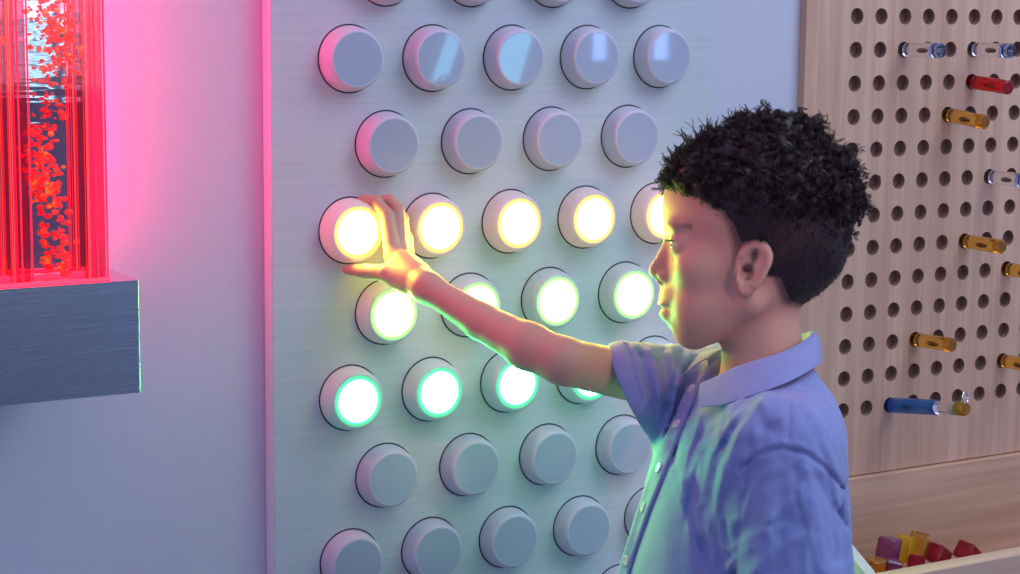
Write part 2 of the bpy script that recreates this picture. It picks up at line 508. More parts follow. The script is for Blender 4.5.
block('purple', 888, 551, -9.2, (2.5, 2.2, 3.3), (.1, .15, .4), 'purple block standing at the left of the block pile')
block('yellow', 904.5, 549, -8.2, (1.9, 2.0, 3.4), (.1, .28, .5), 'bright yellow block beside the purple one')
block('amber', 918, 546, -7.6, (2.0, 2.0, 3.4), (.05, .3, .5), 'pale amber block right of the yellow one')
block('crimson', 938, 555, -8.6, (2.9, 2.2, 2.2), (.1, .55, .3), 'dark red block right of the amber block')
block('crimson', 967, 553, -7.0, (2.6, 2.4, 2.2), (.15, .6, .3), 'dark red block at the right end of the pile')
block('crimson', 916, 562, -10.6, (2.4, 2.0, 1.7), (.1, .3, .9), 'dark red block in front of the amber block')
block('amber_deep', 876, 566, -11.2, (2.9, 2.0, 1.7), (.05, .1, .3), 'orange block lying low at the left end')
block('purple', 893, 567, -11.8, (2.4, 2.0, 1.7), (.2, .1, .9), 'purple block lying low before the standing purple one')
# hidden blocks that carry the pile
MB()
for i in range(22):
    px = 868 + i * 5.2
    w = onY(px, 575, -8)
    x = w[0]; y = -5. - 7 * random.random()
    z = -47.5 + 1.3 + (i % 3) * 2.9
    o = MB().box((x - 1.3, y - 1.3, z - 1.3), (x + 1.3, y + 1.3, z + 1.5), .2).build('toy_block', M[['crimson', 'amber', 'purple', 'yellow'][i % 4]], origin=(x, y, z - 1.3), smooth=False)
    tag(o, 'acrylic block buried in the pile inside the wooden tray', 'block', 'buried acrylic blocks in the tray')

# ------------------------------------------------------------------ bubble tank on the left
BT, BBt, BF, BR = 6.55, -3.35, -20., -49.3
tk = thing('bubble_lamp', 'red lit acrylic bubble tank in a brushed steel wall bracket', 'bubble lamp', (-58.5, -9, BBt))
out = [(-67.6, 1.95), (-67.6, BF)]
for k in range(9):
    a = -math.pi / 2 + k / 8 * math.pi / 2
    out.append((BR - .18 + .18 * math.cos(a), BF + .18 + .18 * math.sin(a)))
out.append((BR, 1.95))
MB().prism([(x, y, BBt) for x, y in out], (0, 0, BT - BBt)).build('base', M['steel'], tk, sharp=30, label='brushed steel wall bracket')
TF, TB, TRX, TDX = -18.8, -15.0, -52.1, -58.7
# mirror back
MB().box((TDX - 7.1, TB, BT), (TRX, TB + .6, 90)).build('mirror_back', M['mirror'], tk, smooth=False)
MB().box((TDX - 7.1, TF, BT), (TRX + .5, TF + .5, 90)).build('front_plate', M['sheet'], tk, smooth=False)
for x in (TRX, TDX, TDX - 6.6):
    MB().box((x - .45, TF + .55, BT), (x + .45, TB - .05, 90)).build('side_panel', M['panel_acrylic'], tk, smooth=False)
rr = random.Random(3)
for x in (TRX, TDX, TDX - 6.6):
    for k in range(5):                      # edge-lit seams of the laminated acrylic walls
        y = TF + .6 + (TB - TF - 1.2) * (k + rr.random() * .7) / 5
        wd = .03 + .06 * rr.random()
        MB().box((x - .52, y, BT), (x - .46, y + wd, 90)).build('edge_strip', M[('edge_glow', 'edge_glow', 'edge_pink', 'edge_glow_orange')[k % 4]], tk, smooth=False)
    MB().box((x - .5, TF - .06, BT), (x - .35, TF - .01, 90)).build('edge_strip', M['edge_glow'], tk, smooth=False)
    MB().box((x + .35, TF - .06, BT), (x + .5, TF - .01, 90)).build('edge_strip', M['edge_glow'], tk, smooth=False)
MB().box((TDX - 7.2, TF - .25, BT), (TRX + .6, TF - .05, BT + .28)).build('led_strip', M['led'], tk, smooth=False)
MB().box((TDX - 7.0, TB - .5, BT), (TRX - .5, TB - .05, BT + .35)).build('led_strip', M['led'], tk, smooth=False)
MB().tube([(TRX + .3, -3.2, BT + .1), (TRX + .3, -3.2, 90)], .45, 12).build('added_halo_strip', M['halo'], tk)  # unseen strip added to throw a red glow onto the wall
MB().box((TDX - 5.5, -6.2, BT), (TRX + 2.4, -4.6, 90)).build('added_light_shield', M['dark_plastic'], tk, smooth=False)  # unseen baffle added to keep the strip's light off the boy
# bubbles: three swirling columns
bm = bmesh.new(); bmesh.ops.create_icosphere(bm, subdivisions=2, radius=1)
bm.verts.index_update()
iv = np.array([tuple(q.co) for q in bm.verts]); jf = [[q.index for q in f.verts] for f in bm.faces]; bm.free()
for cx, nb in ((-55.4, 1100), (-62., 800)):
    B = MB()
    for k in range(nb):
        z = BT + .4 + (56 * rr.random() ** 1.15)
        hgt = (z - BT)
        sx = math.sin(hgt * .34 + cx) * min(1.3, .2 + hgt * .06); sy = math.cos(hgt * .27 + cx * 2) * 1.4
        dens = .5 + .5 * math.sin(hgt * .55 + 1.3 + cx)
        if rr.random() > .25 + .75 * dens: continue
        sp = min(1.1, .3 + hgt * .05)
        c = np.array([cx + sx + rr.gauss(0, sp * .7), -16.9 + sy * .4 + rr.gauss(0, sp), z])
        c[0] = min(max(c[0], cx - 2.4), cx + 2.4); c[1] = min(max(c[1], TF + 1.1), TB - .6)
        rad = rr.uniform(.07, .30)
        B.add(iv * np.array([rad * rr.uniform(.8, 1.5), rad, rad * rr.uniform(.6, 1.1)]) + c, jf)
    o = B.build('bubbles', M['bubbles'], tk); o['kind'] = 'stuff'

# ------------------------------------------------------------------ the boy : signed distance fields in camera axes (right, up, away)


def ell(p, c, r):
    q = (p - np.asarray(c)) / np.asarray(r, float); k = np.linalg.norm(q, axis=1); k2 = np.linalg.norm(q / np.asarray(r, float), axis=1) + 1e-9
    return k * (k - 1) / k2


def sph(p, c, r): return np.linalg.norm(p - np.asarray(c), axis=1) - r


def seg(p, a, b):
    a = np.asarray(a, float); b = np.asarray(b, float); ab = b - a
    t = np.clip(((p - a) @ ab) / (ab @ ab), 0, 1)
    return np.linalg.norm(p - a - t[:, None] * ab, axis=1), t


def cap(p, a, b, ra, rb):
    d, t = seg(p, a, b); return d - (ra + (rb - ra) * t)


def smin(a, b, k):
    h = np.maximum(k - np.abs(a - b), 0) / k
    return np.minimum(a, b) - h * h * k * .25


def smax(a, b, k): return -smin(-a, -b, k)


def mesh_sdf(f, lo, hi, h, n=8, margin=1.7, smooth=(.5, -.52, .5, -.52)):
    lo = np.array(lo, float); hi = np.array(hi, float)
    nb = np.ceil((hi - lo) / (h * n)).astype(int)
    I = np.stack(np.meshgrid(*[np.arange(q) for q in nb], indexing='ij'), -1).reshape(-1, 3)
    d = f(lo + (I * n + n / 2) * h)
    I = I[np.abs(d) < h * n * .87 * margin]
    o = np.arange(n + 1)
    G = np.stack(np.meshgrid(o, o, o, indexing='ij'), -1).reshape(-1, 3)
    NC = nb * n + 2
    def gid(c): return (c[..., 0] * NC[1] + c[..., 1]) * NC[2] + c[..., 2]
    ids = []; pos = []; quads = []
    corners = [(i, j, k) for i in (0, 1) for j in (0, 1) for k in (0, 1)]
    for s in range(0, len(I), 400):
        J = I[s:s + 400]; B = len(J)
        P = (J[:, None, :] * n + G[None]).astype(float) * h + lo
        Vv = f(P.reshape(-1, 3)).reshape(B, n + 1, n + 1, n + 1)
        neg = Vv < 0
        cv = np.stack([Vv[:, i:n + i, j:n + j, k:n + k] for i, j, k in corners], -1)
        cn = cv < 0; act = cn.any(-1) & ~cn.all(-1)
        bi = np.argwhere(act)
        if len(bi):
            vals = cv[act]; acc = np.zeros((len(bi), 3)); cnt = np.zeros(len(bi))
            for a in range(8):
                for b in range(a + 1, 8):
                    ca, cb = np.array(corners[a]), np.array(corners[b])
                    if np.abs(ca - cb).sum() != 1: continue
                    va, vb = vals[:, a], vals[:, b]; x = (va < 0) != (vb < 0)
                    t = va[x] / (va[x] - vb[x])
                    acc[x] += ca + t[:, None] * (cb - ca); cnt[x] += 1
            g = J[bi[:, 0]] * n + bi[:, 1:]
            ids.append(gid(g)); pos.append((g + acc / cnt[:, None]) * h + lo)
        for ax in range(3):
            sl = [slice(None), slice(0, n), slice(0, n), slice(0, n)]; s2 = list(sl); s2[ax + 1] = slice(1, n + 1)
            A = neg[tuple(sl)]; Bq = neg[tuple(s2)]; x = np.argwhere(A != Bq)
            if not len(x): continue
            g = J[x[:, 0]] * n + x[:, 1:]; fl = A[A != Bq]
            e1 = np.zeros(3, int); e2 = np.zeros(3, int); e1[(ax + 1) % 3] = 1; e2[(ax + 2) % 3] = 1
            q = np.stack([gid(g), gid(g - e1), gid(g - e1 - e2), gid(g - e2)], 1)
            q[~fl] = q[~fl][:, ::-1]
            quads.append(q)
    ids = np.concatenate(ids); pos = np.concatenate(pos); quads = np.concatenate(quads)
    od = np.argsort(ids); ids = ids[od]; pos = pos[od]
    ix = np.searchsorted(ids, quads); ix = np.clip(ix, 0, len(ids) - 1)
    ok = (ids[ix] == quads).all(1); fc = ix[ok]
    for lam in smooth:              # light volume-keeping smoothing
        acc = np.zeros_like(pos); cnt = np.zeros(len(pos))
        for a, b in ((0, 1), (1, 2), (2, 3), (3, 0)):
            for i, j in ((a, b), (b, a)):
                for c in range(3): acc[:, c] += np.bincount(fc[:, i], pos[fc[:, j], c], len(pos))
                cnt += np.bincount(fc[:, i], minlength=len(pos))
        pos = pos + lam * (acc / np.maximum(cnt, 1)[:, None] - pos) * (cnt > 0)[:, None]
    return pos, fc


HZ = 184.; HS = HZ / F
H0 = K(740, 240, HZ)


def hp(px, py, c=0.): return H0 + np.array([(px - 740) * HS, (240 - py) * HS, c])
def hh(a, b, c=0.): return H0 + np.array([a, b, c])


def head_core(p):
    q = p - H0
    m = q.copy(); m[:, 2] = np.abs(m[:, 2])
    d = ell(m, (1.35, 3.1, 0), (8.75, 7.1, 6.9))
    d = smin(d, ell(m, (4.3, .3, 0), (5.9, 6.2, 6.1)), 1.5)
    d = smin(d, ell(m, (1.6, -1.6, 0), (5.6, 6.0, 6.25)), 1.5)
    d = smin(d, ell(m, (-2.6, -3.4, 0), (4.55, 6.0, 5.0)), 1.6)
    d = smin(d, cap(m, (-4.7, -8.7, 0), (-4.7, -8.7, 1.2), 1.35, 1.2), 1.5)
    d = smin(d, cap(m, (-4.4, -8.7, 1.2), (.3, -5.9, 4.7), 1.25, 1.35), 1.8)
    d = smin(d, ell(m, (-3.6, -6.6, 2.6), (2.8, 2.6, 2.2)), 1.5)        # cheek
    d = smin(d, ell(m, (-4.3, -2.6, 3.6), (2.0, 1.8, 1.7)), 1.4)
    d = smin(d, ell(m, (-6.2, 1.05, 2.3), (.9, .75, 1.9)), .9)           # brow
    return d, m


def head(p):
    d, m = head_core(p)
    # eye sockets
    d = smax(d, -ell(m, (-7.45, -.45, 2.9), (1.15, .85, 1.35)), .7)
    # nose
    d = smin(d, cap(m, (-6.5, .1, 0), (-7.85, -2.75, 0), .50, .66), .9)
    d = smin(d, sph(m, (-7.92, -2.92, 0), .74), .4)
    d = smin(d, ell(m, (-7.05, -3.45, .95), (.85, .62, .55)), .45)
    d = smin(d, ell(m, (-7.1, -3.9, 0), (.85, .42, .4)), .35)
    d = smax(d, -ell(m, (-7.45, -3.98, .52), (.42, .30, .24)), .15)
    # mouth
    d = smin(d, ell(m, (-6.45, -5.4, 0), (1.25, 1.15, 2.2)), .8)
    d = smin(d, ell(m, (-6.95, -6.02, .35), (.90, .36, 1.5)), .3)
    d = smin(d, ell(m, (-6.85, -6.98, 0), (.84, .50, 1.45)), .35)
    d = smin(d, ell(m, (-5.75, -7.3, 0), (1.3, 1.2, 2.2)), .9)
    ds, t = seg(m, (-7.75, -6.45, 0), (-6.15, -6.52, 2.0))
    d = d + .16 * np.exp(-(ds / .17) ** 2)
    # lids around the eyeball, slit between them
    lid = smax(sph(m, (-5.72, -.42, 2.9), 1.30), -ell(m, (-6.95, -.50, 3.05), (1.0, .20, 1.25)), .12)
    d = smin(d, lid, .35)
    d = smax(d, -ell(m, (-7.0, -.50, 3.05), (.9, .18, 1.15)), .1)
    # ears
    th = math.radians(15)
    up = np.array([math.sin(th), math.cos(th), 0]); bk = np.array([math.cos(th), -math.sin(th), .30]); bk /= np.linalg.norm(bk)
    ow = np.cross(bk, up); ow = ow if ow[2] > 0 else -ow
    e = (m - np.array([.35, -2.85, 6.0])) * 1.06
    u_, v_, w_ = e @ up, e @ bk, e @ ow
    ex = np.stack([u_, v_, w_], 1)
    v2 = v_ - .12 * np.maximum(u_, 0)
    wid = 1.48 + .15 * np.clip(u_, -2, 2)
    rr_ = np.sqrt((u_ / 2.55) ** 2 + (v2 / wid) ** 2)
    plate = np.maximum((rr_ - 1) * 1.5, np.abs(w_ - .30) - .24)
    el = plate - .14
    rim = np.sqrt(((rr_ - .92) * 1.55) ** 2 + (w_ - .68) ** 2) - np.where(u_ < -1.7, .16, .29)
    el = smin(el, np.where((v_ > -1.05) | (u_ > .8), rim, 9), .22)
    anti = np.sqrt(((np.sqrt(((u_ - .1) / 1.75) ** 2 + ((v2 + .05) / .98) ** 2) - 1) * 1.1) ** 2 + (w_ - .48) ** 2) - .2
    el = smin(el, np.where(v_ > -.1, anti, 9), .2)
    el = smin(el, ell(ex, (-.55, -1.05, .45), (.5, .38, .35)), .25)          # tragus
    el = smax(el, -ell(ex, (-.45, -.25, .70), (1.0, .66, .78)), .15)
    el = smax(el, -ell(ex, (-.15, -.55, .25), (.42, .36, .9)), .15)
    el = smax(el, -ell(ex, (1.2, .0, .75), (.8, .34, .50)), .12)
    d = smin(d, el / 1.06, .3)
    return d


# limb landmarks
SHR, ELR, WRR = K(700, 392, 197), K(563, 361, 185), K(427, 287, 192.5)
FA1, FA2 = K(481, 321, 189.5), K(528, 346, 186.8)
SHL, ELL_, WRL = K(786, 462, 172.5), K(797, 640, 168), K(770, 800, 165)
NK0, NK1 = hh(1.6, -6., 0), K(768, 400, 184)
ZF = 199.2


def fing(p, pts, rad):
    d = None
    for a, b, ra, rb in zip(pts[:-1], pts[1:], rad[:-1], rad[1:]):
        e = cap(p, a, b, ra, rb); d = e if d is None else smin(d, e, .25)
    return d


HAND = {
    'index': ([K(393, 255, 197.4), K(386, 214, 198.5), K(376, 201.5, 198.8), K(363, 199.0, 198.95)], (.90, .72, .62, .50)),
    'middle': ([K(400, 249, 198.4), K(398, 210, 199.7), K(390, 200, 199.9), K(378, 200, 200.1)], (.86, .68, .58, .48)),
    'ring': ([K(404, 251, 199.2), K(403, 219, 200.2), K(399, 209, 200.7), K(391, 208, 201.0)], (.78, .60, .52, .44)),
    'pinky': ([K(409, 259, 199.4), K(408, 238, 200.7), K(404, 228, 201.0), K(399, 224, 201.2)], (.68, .50, .44, .40)),
    'thumb': ([K(409, 280, 194.8), K(387, 273, 195.9), K(366, 271.5, 197.6), K(347, 269.5, 198.8)], (1.05, .88, .74, .52)),
}


def hand(p):
    d = cap(p, WRR, K(404, 266, 196.6), 1.42, 1.45)
    d = smin(d, cap(p, K(414, 277, 194.8), K(395, 258, 197.3), 1.25, .95), .9)
    d = smin(d, cap(p, K(420, 277, 195.2), K(407, 260, 199.2), 1.2, .8), .9)
    d = smin(d, cap(p, K(424, 291, 193.6), K(398, 281, 195.6), 1.05, .95), .8)
    pts, rad = HAND['thumb']; d = smin(d, fing(p, pts, rad), .7)
    for k in ('index', 'middle', 'ring', 'pinky'):
        pts, rad = HAND[k]; d = smin(d, fing(p, pts, rad), .28)
    for k in ('index', 'middle'):
        d = smin(d, sph(p, HAND[k][0][0] + np.array([0, 0, -.25]), .78), .5)
    return d


def left_hand(p):
    a = WRL; dr = np.array([-.12, -1, -.05]); dr /= np.linalg.norm(dr)
    pc = a + dr * 4.0
    d = smin(cap(p, a, pc, 1.7, 1.6), ell(p, pc, (2.1, 3.4, 2.4)), 1.0)
    for k, ln in enumerate((6.0, 6.6, 6.2, 5.0)):
        r_ = np.array([0, 0, (k - 1.5) * 1.25]); b = pc + dr * 2.6 + r_
        m1 = b + dr * ln * .5 + np.array([-.2, 0, 0]); e = m1 + dr * ln * .42 + np.array([-.9, 0, 0])
        d = smin(d, fing(p, [b, m1, e], (.72, .62, .5)), .3)
    b = a + dr * 1.6; m1 = b + dr * 2.6 + np.array([-2.2, 0, -.8]); e = m1 + dr * 2.4 + np.array([-.5, 0, -.2])
    return smin(d, fing(p, [b, m1, e], (.95, .8, .55)), .5)


def body(p):
    d = head(p)
    nk = cap(p, NK0, NK1, 3.72, 4.0)
    d = smin(d, nk, 1.0)
    ch = ell(p, K(752, 500, 184), (6.0, 12, 8.8))
    d = smin(d, ch, 3.)
    d = smin(d, cap(p, K(738, 640, 184) , K(738, 660, 184), 8.5, 8.5), 4.)
    arm = cap(p, SHR, ELR, 2.6, 2.28)
    fore = smin(cap(p, ELR, FA2, 2.25, 2.22), cap(p, FA2, FA1, 2.22, 1.78), .8)
    fore = smin(fore, cap(p, FA1, WRR, 1.78, 1.36), .6)
    arm = smin(arm, fore, .6)
    arm = smin(arm, hand(p), 1.2)
    d = smin(d, arm, .8)
    al = smin(cap(p, SHL, ELL_, 2.8, 2.5), cap(p, ELL_, WRL, 2.5, 1.7), 1.)
    al = smin(al, left_hand(p), .8)
    return smin(d, al, .8)


# ---------------- shirt
LV = np.array([  # py, front px, back px, half depth, centre Z
    (366, 724, 806, 4.0, 184), (384, 706, 817, 8.0, 184), (400, 690, 825, 11.0, 184), (428, 670, 834, 12.5, 184), (470, 655, 838, 12.9, 183.5),
    (520, 641, 842, 12.9, 183.3), (574, 627, 846, 12.9, 183), (640, 616, 850, 12.9, 183), (700, 612, 852, 13.2, 183)], float)
LB = (287 - LV[:, 0]) * 184 / F
TWV = np.array([4.1, -3.6, -26.]); TWV /= np.linalg.norm(TWV)


def torso(p):
    b = p[:, 1]
    o = np.argsort(LB)
    def it(col): return np.interp(b, LB[o], LV[o, col])
    fr, bk, hc, zc = it(1), it(2), it(3), it(4)
    a0 = (fr - 510) * 184 / F; a1 = (bk - 510) * 184 / F
    ra = (a1 - a0) / 2; ca = (a0 + a1) / 2
    da = p[:, 0] - ca; dc = p[:, 2] - zc
    da2 = da + dc * .13                # shoulder line swings a little
    db = 0 * dc
    ra = ra * .965
    k = (np.abs(da2 / ra) ** 2.3 + np.abs(dc / hc) ** 2.3) ** (1 / 2.3)
    d = (k - 1) * np.minimum(ra, hc) * .9
    d = np.maximum(d, b - LB[0]); d = np.maximum(d, LB[-1] - b)
    return d


SLR_N = np.array([-.90, -.42, .16]); SLR_N /= np.linalg.norm(SLR_N)
SLR_P = K(632, 390, 190.5)
SL_A, SL_B = K(708, 396, 197), K(628, 391, 189.5)
SLL_A, SLL_B = K(783, 455, 171.5), K(790, 655, 168)


def px_of(p): return 510 + p[:, 0] * F / p[:, 2], 287 - p[:, 1] * F / p[:, 2]


RIDGES = [  # pixel polylines on the cloth: amplitude cm, width px, deepest side limit
    ([(768, 428), (752, 446), (742, 500), (737, 574)], -.45, 9), ([(756, 436), (742, 470), (738, 520)], .30, 8),
    ([(741, 372), (729, 400), (712, 450), (700, 505)], .26, 7), ([(765, 396), (742, 425), (722, 470), (708, 530)], .30, 8),
    ([(754, 410), (735, 428), (716, 455)], -.22, 6), ([(722, 410), (706, 440), (690, 500), (676, 560)], -.20, 7),
    ([(700, 415), (690, 450), (680, 500)], .22, 6), ([(680, 480), (688, 520), (690, 574)], .22, 7), ([(700, 500), (706, 530), (700, 574)], -.22, 8),
    ([(725, 470), (716, 510), (712, 574)], .22, 8), ([(690, 470), (712, 520), (720, 560)], -.12, 6), ([(668, 520), (664, 574)], .18, 6),
    ([(808, 470), (816, 500), (822, 540), (826, 574)], .36, 7), ([(800, 490), (808, 530), (806, 574)], .26, 7), ([(818, 480), (832, 510), (834, 560)], -.42, 7),
    ([(770, 470), (752, 492), (742, 520)], .22, 7), ([(790, 500), (768, 520), (748, 545)], .16, 7), ([(792, 540), (770, 556), (750, 574)], .18, 7),
    ([(780, 480), (782, 530), (778, 574)], -.16, 9), ([(770, 520), (760, 550), (756, 574)], .2, 6),
    ([(740, 470), (756, 455), (780, 448), (806, 454), (826, 468), (842, 488)], -.22, 2.2), ([(744, 462), (764, 446), (790, 442), (812, 450), (836, 474)], .12, 4),
    ([(789, 402), (789, 430), (787, 446)], -.10, 1.6), ([(806, 400), (824, 440), (836, 470)], .14, 6), ([(770, 420), (790, 416), (812, 408)], .10, 6),
    # far sleeve and chest drape
    ([(632, 348), (640, 375), (652, 425)], .30, 4), ([(640, 356), (650, 390), (656, 425)], -.36, 4), ([(650, 350), (658, 385), (660, 420)], .32, 4),
    ([(662, 352), (668, 380), (666, 408)], -.34, 5), ([(672, 350), (676, 375), (670, 400)], .28, 4), ([(684, 350), (676, 368), (670, 390)], -.2, 4), ([(696, 352), (684, 366), (676, 384)], .2, 4),
    ([(680, 378), (672, 410), (660, 440), (650, 480)], .30, 4), ([(688, 384), (678, 420), (664, 470), (648, 530)], -.36, 7),
    ([(700, 345), (690, 362), (684, 378)], -.2, 4),
]
_r = random.Random(21)
for (x_, y_, ln_, an_, am_, w_) in [(712, 425, 60, 104, .2, 4), (730, 440, 70, 107, -.2, 4), (736, 415, 46, 118, .18, 4), (752, 405, 30, 128, -.16, 4), (696, 460, 80, 100, .16, 4), (684, 520, 60, 92, -.2, 5),
        (720, 520, 50, 80, .16, 4), (700, 540, 40, 70, -.14, 4), (745, 395, 26, 130, .16, 3), (775, 500, 60, 95, .14, 4), (762, 480, 50, 108, -.16, 4), (795, 470, 60, 80, -.16, 4), (812, 500, 70, 84, .2, 4),
        (828, 480, 50, 70, -.16, 4), (765, 530, 40, 150, .14, 4), (785, 520, 36, 155, -.14, 4), (758, 545, 40, 145, .14, 4), (640, 390, 40, 78, .2, 3), (648, 400, 36, 82, -.2, 3), (626, 380, 40, 70, .14, 4),
        (668, 470, 70, 105, .12, 3), (704, 430, 50, 112, -.16, 3), (800, 420, 40, 60, .1, 5), (815, 440, 40, 60, -.1, 5)]:
    a_ = math.radians(an_); mid = (x_ + math.cos(a_ + .12) * ln_ * .5, y_ + math.sin(a_ + .12) * ln_ * .5)
    RIDGES.append(([(x_, y_), mid, (x_ + math.cos(a_) * ln_, y_ + math.sin(a_) * ln_)], am_ * .8, w_))
RIDGES.append(([(628, 346), (634, 375), (646, 410), (655, 430)], -.35, 2.2))
RIDGES.append(([(x_ + 2, y_) for x_, y_ in [(702, 386), (688, 415), (671, 460), (652, 508), (634, 560), (629, 580)]], -.3, 2.4))
RS = [[(np.array(a, float), np.array(b, float)) for a, b in zip(pl[:-1], pl[1:])] for pl, _, _ in RIDGES]


def wrinkle(p):
    x, y = px_of(p); q = np.stack([x, y], 1); s = np.zeros(len(p))
    near = 1 / (1 + np.exp((p[:, 2] - 193) * 1.2))
    for (pl, am, wd), sg in zip(RIDGES, RS):
        lo = np.min(pl, 0) - wd * 3; hi = np.max(pl, 0) + wd * 3
        mk = (x > lo[0]) & (x < hi[0]) & (y > lo[1]) & (y < hi[1])
        if not mk.any(): continue
        dd = np.full(mk.sum(), 1e9)
        for a, b in sg: dd = np.minimum(dd, seg(q[mk], a, b)[0])
        s[mk] += am * np.exp(-(dd / wd) ** 1.3)
    # small crumple
    c = .06 * np.sin(p[:, 0] * 1.9 + 1.7 * np.sin(p[:, 1] * .9) + p[:, 2] * .8) * np.sin(p[:, 1] * 1.3 + p[:, 2] * 1.5 + 1.1 * np.sin(p[:, 0] * 1.1))
    c += .035 * np.sin(p[:, 0] * 3.7 - p[:, 1] * 1.9 + p[:, 2]) * np.sin(p[:, 1] * 2.9 + p[:, 0] * 1.3 - p[:, 2] * 2.1)
    return s * 1.55 + c


PLK = [(702, 386), (697, 396), (688, 415), (680, 436), (671, 460), (662, 484), (652, 508), (643, 534), (634, 560), (629, 580)]


def shirt0(p):
    d = torso(p)
    sh = smin(cap(p, K(757, 410, 184), SL_A + np.array([0, 1.2, 0]), 4.0, 4.7), cap(p, K(768, 412, 184), SLL_A + np.array([0, .2, .8]), 4.3, 4.7), 1.5)
    d = smin(d, sh, 3.5)
    sr = cap(p, SL_A, SL_B, 5.0, 4.8)
    sr = smax(sr, (p - SLR_P) @ SLR_N, .25)
    d = smin(d, sr, 1.6)
    sl = cap(p, SLL_A, SLL_B, 5.0, 5.1)
    sl = np.maximum(sl, -(p[:, 1] - K(0, 640, 168)[1]))
    d = smin(d, sl, 1.0)
    return d


def shirt(p):
    h1 = -((p - SLR_P) @ SLR_N)
    d = shirt0(p) - wrinkle(p) * np.clip((h1 - .2) / 2.0, .12, 1.)
    # sleeve mouth, cuff band and stitched groove
    rr_, t = seg(p, SL_A, SL_B)
    onsl = (t > .35)
    d = np.where(onsl, d - .20 * (1 / (1 + np.exp((h1 - 1.8) * 9))) + .16 * np.exp(-((h1 - 2.0) / .28) ** 2), d)
    cav = np.maximum(rr_ - np.clip(4.62 - np.maximum(h1, 0) * .42, 2.7, 4.7), h1 - 4.5)
    d = smax(d, -cav, .08)
    rl, tl = seg(p, SLL_A, SLL_B)
    cavl = np.maximum(cap(p, SLL_A, SLL_B - np.array([0, 3, 0]), 4.4, 4.5), (p[:, 1] - K(0, 600, 168)[1]))
    d = smax(d, -cavl, .12)
    # neck opening
    nk = cap(p, K(752, 332, 184), K(757, 374, 184), 5.0, 4.2)
    vee = ell(p, K(710, 372, 184.5), (1.9, 2.4, 1.5))
    d = smax(d, -smin(nk, vee, .8), .2)
    return d


# trousers and shoes (below the frame)
BASE = c2w(K(745, 500, 184)); BASE[2] = Z_FLOOR
HIPB = K(735, 690, 183)


def w2c(w): return (np.asarray(w, float) - CAM) @ AX.T


FOOTW = [np.array([BASE[0] + s * RV[0] * 0 + s * 7 * FW[0], BASE[1] + s * 7 * FW[1], Z_FLOOR]) for s in (1, -1)]
HIPW = c2w(HIPB)
LEGS = []
for s, fw_ in zip((1, -1), FOOTW):
    hipw = HIPW + np.array([FW[0], FW[1], 0]) * 6.2 * s
    LEGS.append((w2c(hipw), w2c((hipw + fw_) / 2 + np.array([0, 0, 2.])), w2c(fw_ + np.array([0, 0, 6.0]))))


def trousers(p):
    d = ell(p, HIPB + np.array([0, 1, 0]), (10., 9, 12.2))
    for h_, k_, a_ in LEGS:
        d = smin(d, smin(cap(p, h_, k_, 7.2, 5.8), cap(p, k_, a_, 5.8, 5.0), 1.), 2.)
    return d


# ---------------- hair volume
def hair(p):
    d0, m = head_core(p)
    q = p - H0
    a, b = q[:, 0], q[:, 1]
    # thickness: long on top, short on the sides
    top = 1 / (1 + np.exp(-(b - (3.4 - .10 * a)) * 1.5))
    hair_t = .14 + top * (.22 + .75 / (1 + np.exp(-(a - .5) * 1.2)))
    # hair line: forehead, temple, round the ear, nape
    frontx = np.interp(b, [-12, -6, -3.6, -3.0, -.5, 1.2, 2.6, 3.4, 4.2, 5.2, 6.0, 12], [4.6, 3.6, 2.4, -1.0, -1.3, -1.8, -2.6, -3.8, -5.3, -6.9, -8.8, -9])
    line = frontx - a
    low = np.interp(a, [-9, 2.0, 3.0, 5.2, 8, 12], [-3, -4.2, -5.8, -7.2, -6.6, -5.0]) - b
    bound = smax(line, np.where(a > 2.5, low, -9), .5)
    hair_t = hair_t - .24 * np.exp(-np.maximum(-bound, 0) / 1.3) * (1 - top)
    n = .26 * np.sin(a * 2.3 + 1.3 * np.sin(b * 2.1) + q[:, 2] * 1.1) * np.sin(b * 2.6 + q[:, 2] * 1.9 + .8) + .15 * np.sin(a * 4.7 + b * 3.1) * np.sin(q[:, 2] * 4.1 + b * 3.3)
    d = d0 - hair_t - n * top
    # curly fringe mass and crown tufts
    fr = ell(q, (-4.2, 6.4, 0), (1.35, 1.5, 4.6)) - n * .8
    d = smin(d, fr, 1.0)
    d = smin(d, ell(q, (3.4, 10.3, 0), (4.0, 1.35, 4.2)) - n, 1.2)
    d = smin(d, ell(q, (8.3, 4.5, 0), (1.9, 4.0, 4.5)) - n, 1.2)
    d = smax(d, bound, .35)
    return d


random.seed(5)
SKIN = M['skin'] = mat('skin', (.60, .365, .25), .48, sss=.08, spec=.4)
BS(SKIN).inputs['Subsurface Radius'].default_value = (1, .35, .2); BS(SKIN).inputs['Subsurface Scale'].default_value = .006
CLO = M['shirt'] = mat('chambray', (.25, .33, .60), .8, sheen=.25, spec=.2)
vv_ = coords(CLO, (1, 1, 1)); g1 = noise(CLO, vv_, 900, 2); g2 = noise(CLO, vv_, 26, 4, .65)
mx = N(CLO, 'ShaderNodeMath', operation='MULTIPLY_ADD'); mx.inputs[1].default_value = .55
m2 = N(CLO, 'ShaderNodeMath', operation='MULTIPLY'); m2.inputs[1].default_value = .45
L(CLO, g2, m2.inputs[0]); L(CLO, g1, mx.inputs[0]); L(CLO, m2.outputs[0], mx.inputs[2])
L(CLO, ramp(CLO, mx.outputs[0], [(.36, (.21, .28, .56)), (.64, (.29, .36, .63))]), BS(CLO).inputs['Base Color'])
bump(CLO, g2, .22, .002)
HAIRM = M['hair'] = mat('dark_hair', (.026, .019, .017), .42, spec=.35)

boy = thing('person', 'boy with dark curly hair in a blue short-sleeved shirt, reaching out to turn a knob', 'person', BASE)


def to_world(r): return c2w(r[0]), r[1]


